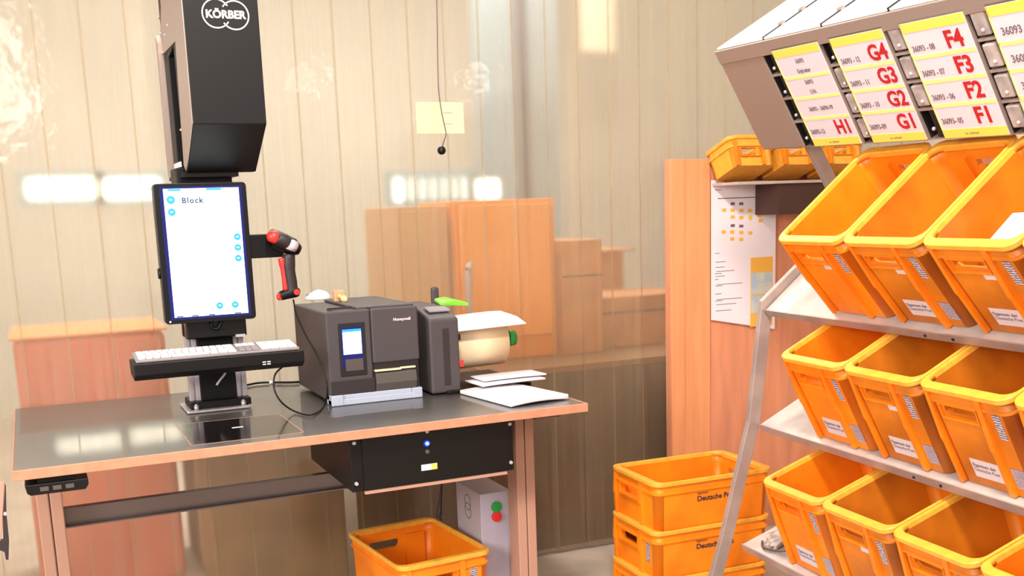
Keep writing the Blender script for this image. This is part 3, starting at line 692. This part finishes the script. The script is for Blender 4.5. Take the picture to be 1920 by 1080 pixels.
# keyboard tray
bm = BM(); prism(bm, [L_((.245, y, z)) for y, z in ((3.25, 1.056), (3.25, 1.020), (3.275, 1.004), (3.38, 1.01), (3.395, 1.056))], (.500, 0, 0))
tr = obj('keyboard_tray', bm, M['black'], ms, .003)
bm = BM(); c = L_(at(500, 680, 'y', 3.249)); [box(bm, c.x-.012+.014*i_, c.x-.002+.014*i_, c.y, c.y+.002, c.z-.006+.007*j_, c.z-.003+.007*j_) for i_ in (0, 1) for j_ in (0, 1)]; obj('tray_emblem', bm, M['white'], tr)
obj('tray_arm', lb(.47, .56, 3.39, 3.50, 1.01, 1.045), M['black'], ms, .002)
pts = [L_(at(*q, 'y', 3.44)) for q in ((424, 686), (422, 700), (413, 712), (406, 722))]
obj('white_cable', tube(BM(), smooth_path(pts), .0035, 8), M['white'], ms)
# head
bm = BM(); fx0, fx1 = .465, .672
prism(bm, [L_((fx0, y, z)) for y, z in ((3.20, 2.30), (3.20, 1.728), (3.41, 1.603), (3.46, 1.603), (3.46, 1.98), (3.70, 1.95), (3.72, 2.05), (3.72, 2.30))], (fx1-fx0, 0, 0))
hdm = obj('head_housing', bm, M['black'], ms, .002)
bm = BM(); prism(bm, [L_((fx0-.003, y, z)) for y, z in ((3.203, 2.30), (3.203, 1.73), (3.405, 1.608), (3.445, 1.625), (3.39, 1.98), (3.70, 1.985), (3.70, 2.01), (3.72, 2.05), (3.64, 2.12), (3.64, 2.30))], (.003, 0, 0)); obj('side_cover', bm, M['sidealu'], hdm)
bm = BM(); box(bm, .465-.517, .61-.517, .10, .245, .76-.0, 1.14); obj('rear_column', bm, M['black'], ms, .002)
bm = BM(); prism(bm, [L_((.449, y, z)) for y, z in ((3.70, 1.60), (3.745, 1.60), (3.745, 2.05), (3.70, 2.02))], (.02, 0, 0)); obj('rear_rail', bm, M['sidealu'], ms)
obj('rear_plate', lb(.452, .62, 3.42, 3.745, 1.59, 1.605), M['black'], ms)
c = L_((.462, 3.56, 1.632)); obj('label_strip', bx(c.x-.004, c.x, c.y-.07, c.y+.08, c.z-.008, c.z+.008), M['white'], ms, label='small white strip')
bm = BM()
for (y, z) in ((3.72, 2.10), (3.70, 2.05), (3.60, 2.03), (3.52, 2.045), (3.69, 1.99), (3.43, 1.73)): ball(bm, L_((fx0-.004, y, z)), .004, u=8, v=6)
obj('rivet', bm, M['alu'], hdm)
# logo on the head
lx, lz2 = .5795, 2.027; gm = M['white']; bm = BM(); T3 = lambda u, v, d: L_((u, 3.1995-d, v))
ring(bm, lx-.0255, lz2+.0015, .0385, .0018, math.radians(34), math.radians(326), T3)
ring(bm, lx+.0255, lz2-.0015, .0385, .0018, math.radians(214), math.radians(506), T3)
obj('ring_logo', bm, gm, hdm)
text('logo_text', 'KÖRBER', gm, hdm, front(L_((lx, 3.1995, lz2-.010))), .0295, .035, 'CENTER', 1.0, sx=1.0)
# monitor
mx0, mx1, mz0, mz1, my = .361, .636, 1.150, 1.572, 3.40
bm = BM(); P = rrect(mx0-.517, mx1-.517, mz0-.861, mz1-.861, .012); prism(bm, [(a_, my-3.5, b_) for a_, b_ in P], (0, .045, 0))
mn = obj('monitor', bm, M['blackgloss'], ms, .002)
obj('bezel_glass', lb(.378, .621, my-.002, my, 1.162, 1.562), M['screenblue'], mn)
obj('screen', lb(.389, .612, my-.003, my-.002, 1.170, 1.556), M['screen'], mn)
sc_ = COL.objects['screen']
obj('title_bar', lb(.389, .612, my-.0036, my-.003, 1.525, 1.548), mat('pale_title_bar', (214, 240, 250), .4, emit=.9), mn)
bm = BM(); box(bm, .402-.517, .44-.517, my-.0036-3.5, my-.003-3.5, 1.549-.861, 1.5555-.861); box(bm, .515-.517, .56-.517, my-.0036-3.5, my-.003-3.5, 1.549-.861, 1.5555-.861); obj('top_menu', bm, M['blue'], mn)
bm = BM(); [box(bm, a_-.517, a_+.02-.517, my-.0036-3.5, my-.003-3.5, 1.1705-.861, 1.174-.861) for a_ in (.395, .44, .49, .57)]; obj('bottom_menu', bm, M['uitext'], mn)
def icon(px, py, r, m, inner=True):
    c = L_(at(px, py, 'y', my-.003)); bm = BM(); cyl(bm, c, c+Vector((0, -.0008, 0)), r, seg=24); o = obj('icon', bm, m, mn)
    bm = BM(); box(bm, c.x-r*.35, c.x+r*.35, c.y-.0014, c.y-.0008, c.z-r*.12, c.z+r*.2); obj('symbol', bm, M['screen'], o)
icon(320, 375, .0125, M['blue']); icon(322, 398, .0115, M['blue'])
for q in ((445, 444), (446, 464), (447, 484)): icon(*q, .0105, M['blue'])
icon(352, 576, .0105, M['paleblue']); icon(382, 575, .0105, M['paleblue']); icon(412, 573, .0105, M['blue']); icon(441, 571, .0105, M['blue'])
text('title_text', 'Block', M['uitext'], mn, front(L_(at(341, 381, 'y', my-.0037))), .0235, .035, spacing=1.2)
bm = BM(); cyl(bm, L_((.355, 3.42, 1.305)), L_((.363, 3.42, 1.305)), .016); obj('adjuster_knob', bm, M['black'], mn)
bm = BM(); cyl(bm, L_((.375, my, 1.158)), L_((.375, my-.001, 1.158)), .003, seg=10); obj('power_light', bm, M['white'], mn)
bm = BM(); tube(bm, smooth_path([L_((.505, 3.43, 1.150)), L_((.50, 3.43, 1.13)), L_((.52, 3.43, 1.125)), L_((.535, 3.43, 1.15))]), .005, 8); obj('cable_loop', bm, M['black'], mn)
# scanner holder arm
obj('holder_arm', lb(.60, .752, 3.462, 3.480, 1.335, 1.41), M['black'], ms, .003)

# keyboard
kb = thing('keyboard', 'white full size computer keyboard lying on the black tray', 'keyboard', (.253, 3.262, 1.0565), rot=(.10, 0, 0))
obj('keyboard_base', bx(0, .482, 0, .125, 0, .008), M['keygrey'], kb, .003)
rows = [(.008, [.019]*3+[.028]+[.10]+[.024]*3), (.028, [.026]+[.019]*10+[.03, .019]), (.048, [.024]+[.019]*11+[.028]), (.068, [.022]+[.019]*11+[.026]), (.088, [.019]*13+[.03])]
for (yy, ws_) in rows:
    xx = .008; tot = sum(ws_); g = .285/ (tot+.0)
    for wk in ws_:
        wk *= g; obj('key', bx(xx+.001, xx+wk-.001, yy, yy+.0175, .008, .013), M['key'], kb, .001, 1); xx += wk
for r_ in range(5):
    for c_ in range(3):
        obj('key', bx(.302+c_*.0195, .302+c_*.0195+.018, .008+r_*.02, .0255+r_*.02, .008, .013), M['keygrey'] if r_ in (0, 1, 2) else M['key'], kb, .001, 1)
for r_ in range(5):
    for c_ in range(4):
        obj('key', bx(.368+c_*.027, .368+c_*.027+.0255, .008+r_*.02, .0255+r_*.02, .008, .013), M['key'], kb, .001, 1)

# hand scanner
so = Vector((.76, 3.43, 1.20))
hs2 = thing('hand_scanner', 'red and black pistol grip barcode scanner in the holder beside the monitor', 'scanner', so)
def S(px, py, y=3.43): return at(px, py, 'y', y)-so
bm = BM(); tube(bm, smooth_path([S(500, 446), S(512, 447), S(530, 454), S(548, 463), S(562, 470)], 4), .02, 16, taper=[.010+.019*min(1, k/3) if k < 12 else .029-.0035*(k-12) for k in range(17)])
obj('head', bm, M['blackgloss'], hs2)
bm = BM(); tube(bm, smooth_path([S(502, 446, 3.415), S(513, 444, 3.407), S(524, 448, 3.405)], 4), .017, 12, taper=[.012, .016, .0185, .0200, .0205, .020, .019, .017, .012]); obj('head_cover', bm, M['redpl'], hs2, label='red top cover')
bm = BM(); tube(bm, smooth_path([S(520, 446, 3.404), S(532, 450, 3.402), S(545, 457, 3.402)], 4), .018, 12, taper=[.014, .019, .020, .020, .020, .020, .019, .018, .014]); obj('top_shell', bm, M['printer_d'], hs2)
bm = BM(); tube(bm, [S(541, 457, 3.398), S(555, 463, 3.402)], .018, 12); obj('keypad', bm, mat('pale_keypad', (200, 180, 186), .4), hs2)
bm = BM(); tube(bm, smooth_path([S(541, 476), S(542, 505), S(546, 530), S(548, 548)], 4), .016, 14, taper=[.021]*4+[.0195]*5+[.019]*4); obj('grip', bm, M['printer_d'], hs2)
bm = BM(); tube(bm, smooth_path([S(528, 484), S(531, 502), S(534, 522), S(536, 545)], 4), .01, 10, taper=[.012]*4+[.010]*5+[.010]*4); obj('trigger_guard', bm, M['redpl'], hs2, label='red front of the grip')
bm = BM(); tube(bm, smooth_path([S(523, 557), S(535, 552), S(552, 548), S(561, 550)], 4), .016, 14, taper=[.010, .014, .015, .016, .016, .017, .0175, .0175, .0175, .017, .016, .014, .011]); obj('grip_foot', bm, M['black'], hs2)
bm = BM(); cyl(bm, S(554, 547)+Vector((0, -.016, 0)), S(554, 547)+Vector((0, -.021, 0)), .0095); obj('red_plug', bm, M['redpl'], hs2)
bm = BM(); tube(bm, [S(522, 557, 3.425), S(527, 556, 3.418)], .011, 12); obj('foot_tip', bm, M['redpl'], hs2)
w3 = [at(550, 562, 'y', 3.43), at(556, 590, 'y', 3.40), at(572, 626, 'y', 3.34), at(594, 665, 'y', 3.27), at(608, 700, 'y', 3.23), at(614, 735, 'y', 3.215), at(606, 764, 'z', .868), at(582, 778, 'z', .867), at(550, 770, 'z', .868), at(526, 752, 'y', 3.25), at(514, 728, 'y', 3.26), at(516, 702, 'y', 3.28), at(533, 686, 'y', 3.30), at(545, 680, 'y', 3.33)]
obj('cable', tube(BM(), smooth_path([p-so for p in w3]), .0028, 8), M['black'], hs2, label='thin black cable')
# cable lying behind mast
cb2 = thing('power_cable', 'black cable with white plug lying on the desk between mast and printer', 'cable', (.65, 3.6, .866))
pts = [at(*q, 'z', .867)-Vector((.65, 3.6, .866)) for q in ((462, 722), (485, 718), (510, 717), (540, 717), (562, 716))]
obj('cord', tube(BM(), smooth_path(pts), .004, 8), M['black'], cb2); obj('plug', tube(BM(), [pts[2]-X*.01, pts[2]+X*.006], .006, 8), M['white'], cb2)

# ------------------------------------------------------------ label printer
pr = thing('label_printer', 'dark grey label printer with small lit touch screen on the desk', 'printer', (.832, 3.305, .861))
PW, PD, PH = .307, .44, .302
obj('body', bx(.0, PW, .012, PD, .012, PH-.004), M['printer'], pr, .006, 3)
obj('rear_lid', bx(.11, PW-.002, .03, PD, PH-.004, PH+.006), M['printer'], pr, .004)
obj('front_left', bx(.0, .146, .0, .014, .035, PH), M['printer'], pr, .006, 3)
obj('front_door', bx(.148, PW, -.002, .014, .125, PH), M['printer'], pr, .006, 3)
obj('lower_panel', bx(.004, .150, -.003, .004, .032, .080), M['printer_d'], pr, .002)
obj('media_slot', bx(.150, PW-.006, .0035, .014, .03, .125), M['slot'], pr)
bm = BM(); prism(bm, [(.152, -.004, .035), (.152, -.014, .060), (.152, -.010, .092), (.152, .012, .098), (.152, .012, .035)], (.138, 0, 0)); md = obj('media_door', bm, M['media'], pr, .002)
bm = BM(); box(bm, .150, .238, -.012, .010, .0985, .104); box(bm, .238, .290, -.004, .010, .100, .106); obj('tear_bar', bm, M['cream'], pr, .001)
bm = BM(); box(bm, 0, PW, -.010, .03, 0, .020); box(bm, 0, .04, -.012, .05, .0, .034); box(bm, PW-.034, PW, -.012, .05, .0, .034); box(bm, .04, PW-.034, -.004, .03, .018, .034); obj('base_trim', bm, M['ptrim'], pr, .003)
obj('touch_panel', bx(.038, .126, -.003, .0, .092, .262), M['slot'], pr, .003)
pts = [(.042, .103), (.112, .103), (.112, .250), (.042, .250)]
obj('display_glow', bx(.046, .116, -.0036, -.003, .118, .250), M['screenblue'], pr)
dp = obj('display', bx(.051, .112, -.0044, -.0036, .162, .242), mat('pale_blue_display', (206, 230, 255), .3, emit=.9), pr)
obj('display_header', bx(.051, .112, -.005, -.0044, .234, .242), M['blue'], dp)
obj('button_pad', bx(.056, .114, -.0044, -.003, .108, .146), M['steel'], pr, .002)
bm = BM(); ring(bm, .122, .205, .03, .0015, 2.2, 4.1, lambda u, v, d: Vector((u, -.004-d, v))); obj('white_mark', bm, M['white'], pr)
text('brand_lettering', 'Honeywell', M['card'], pr, front((.222, -.0026, .258)), .0130, .03, sx=1.05)
obj('top_recess', bx(.03, .142, .02, .085, PH-.003, PH-.0015), M['slot'], pr)
bm = BM(); box(bm, .03, .142, .085, .09, PH-.004, PH+.004); box(bm, .142, .147, .02, .09, PH-.004, PH+.003); obj('recess_lip', bm, M['printer_d'], pr)

# mouse on printer
mo_ = thing('computer_mouse', 'white computer mouse lying on top of the label printer', 'mouse', at(596, 562, 'z', 1.166))
bm = BM(); ball(bm, (0, 0, 0), .048, .032, .034, 24, 14)
for v in bm.verts:
    if v.co.z < 0: v.co.z = max(v.co.z*.15, -.002)
    v.co.z *= 1-.35*(v.co.x < 0)*(abs(v.co.x)/.048)
obj('shell', bm, M['white'], mo_).location.z = .002
obj('wheel', tube(BM(), [(-.034, -.003, .018), (-.034, .003, .018)], .006, 12), M['keygrey'], mo_)
# stamp
sp = at(636, 566, 'z', 1.166)
sm = thing('rubber_stamp', 'wooden rubber stamp lying on the label printer beside the mouse', 'stamp', sp)
obj('stamp_block', bx(-.018, .020, .0, .014, .0, .040), M['stampwood'], sm, .002)
bm = BM(); tube(bm, smooth_path([(.002, 0, .018), (.004, -.018, .016), (.006, -.04, .012), (.008, -.058, .011)], 4), .01, 14, taper=[.010, .008, .0065, .006, .0065, .008, .010, .0115, .0125, .012, .011, .009, .005]); obj('handle', bm, mat('pale_turned_wood', (250, 208, 150), .4), sm)

# ------------------------------------------------------------ second printer / label applicator
p2 = thing('label_dispenser', 'narrow dark grey tape printer with a big paper roll on its right side', 'printer', (1.175, 3.30, .861))
bm = BM(); prism(bm, [(0, y, z) for y, z in ((0, .004), (0, .252), (.03, .262), (.13, .285), (.36, .285), (.40, .24), (.40, .004))], (.104, 0, 0)); obj('body', bm, M['printer'], p2, .008, 3)
obj('front_seam', bx(.045, .068, -.0015, .004, .03, .22), M['printer_d'], p2, .001)
bm = BM(); prism(bm, [(.02, .05, .271), (.02, .10, .282), (.02, .10, .286), (.02, .05, .275)], (.075, 0, 0)); obj('top_grip', bm, M['greyd'], p2)
obj('base_plate', bx(.05, .36, -.01, .36, 0, .012), M['black'], p2, .003)
bm = BM(); cyl(bm, (.108, .17, .145), (.325, .17, .145), .090, .086, 40); rl = obj('paper_roll', bm, M['cream'], p2)
bm = BM()   # loose white sheet laid over the roll
P = [(-.0, .115, .245), (0, .02, .238), (0, -.0, .236)]
P = [(.255, .234), (.18, .240), (.09, .226), (.04, .205)]
A = []
for y, z in P: A.append([bm.verts.new((.100, y, z-.004)), bm.verts.new((.335+.05*(.18-y)/.2, y, z+.004)), bm.verts.new((.335+.05*(.18-y)/.2, y, z+.006)), bm.verts.new((.100, y, z-.002))])
for a, b in zip(A, A[1:]):
    for q in range(4): bm.faces.new((a[q], a[(q+1) % 4], b[(q+1) % 4], b[q]))
bm.faces.new(A[0]); bm.faces.new(A[-1][::-1]); bmesh.ops.recalc_face_normals(bm, faces=bm.faces[:]); obj('paper_end', bm, M['white'], p2, label='white free end of the roll')
bm = BM(); cyl(bm, (.325, .17, .145), (.345, .17, .145), .05, .045, 24); hb = obj('roll_hub', bm, M['black'], p2)
bm = BM(); cyl(bm, (.345, .15, .150), (.372, .15, .150), .030, .026, 20); obj('hub_knob', bm, M['greenpl'], hb, label='green knob')
obj('rear_upright', bx(.13, .16, .32, .34, .0, .335), M['printer'], p2, .012, 3)
bm = BM(); prism(bm, [(.088, .12, .284), (.13, .115, .292), (.19, .12, .278), (.19, .17, .280), (.13, .19, .300), (.088, .18, .296)], (0, 0, .010)); obj('green_clamp', bm, M['lime'], p2, .003)
obj('red_latch', bx(.103, .122, .008, .03, .085, .108), M['redpl'], p2, .004)
obj('black_catch', bx(.104, .114, .01, .03, .175, .197), M['black'], p2, .004)

# envelopes
def env(px, label, z, sx, sy, ang, sz=.010, bend=.004):
    o = at(*px, 'z', z); a = Vector((math.cos(ang), math.sin(ang), 0)); b = Vector((-math.sin(ang), math.cos(ang), 0))
    return slab('envelope', label, o, a, b, Z, sx, sy, sz, M['envelope'], 'envelope', 'envelopes on the desk', bend)
env((958, 764), 'large padded white envelope at the bottom front of the envelope pile', .862, .215, .33, .12, .016, .006)
slab('envelope', 'flat white envelope lying under the left side of the envelope pile', at(872, 738, 'z', .863), Vector((.96, -.28, 0)), Vector((.28, .96, 0)), Z, .10, .10, .004, M['envelope'], 'envelope', 'envelopes on the desk', .0)
env((905, 726), 'middle white envelope of the pile beside the paper roll', .886, .24, .14, .06, .007, .002)
env((908, 716), 'thin white envelope topmost on the pile beside the paper roll', .897, .235, .12, .02, .006, .002)

# bracket at the left picture edge
bt = thing('folding_bracket', 'pinkish flat bar with dark hook cut off by the left picture edge', 'bracket', at(0, 1000, 'y', 2.7))
o0 = Vector(bt.location)
def Bp(px, py, y=2.7): return at(px, py, 'y', y)-o0
bm = BM(); prism(bm, [Bp(-8, 905), Bp(8, 905), Bp(4, 990), Bp(-2, 1040), Bp(-12, 1040)], (0, .02, 0)); obj('bar', bm, M['leg'], bt, .001)
bm = BM(); prism(bm, [Bp(9, 908), Bp(11, 912), Bp(12, 965), Bp(17, 1015), Bp(16, 1050), Bp(11, 1050), Bp(8, 1035), Bp(-6, 1030), Bp(-6, 1015), Bp(6, 1012), Bp(5, 970)], (0, .012, 0)); obj('hook', bm, M['printer_d'], bt, .001)
bm = BM(); cyl(bm, Bp(10, 962), Bp(10, 962)+Vector((0, -.01, 0)), .004, seg=10); obj('pivot', bm, M['alu'], bt)
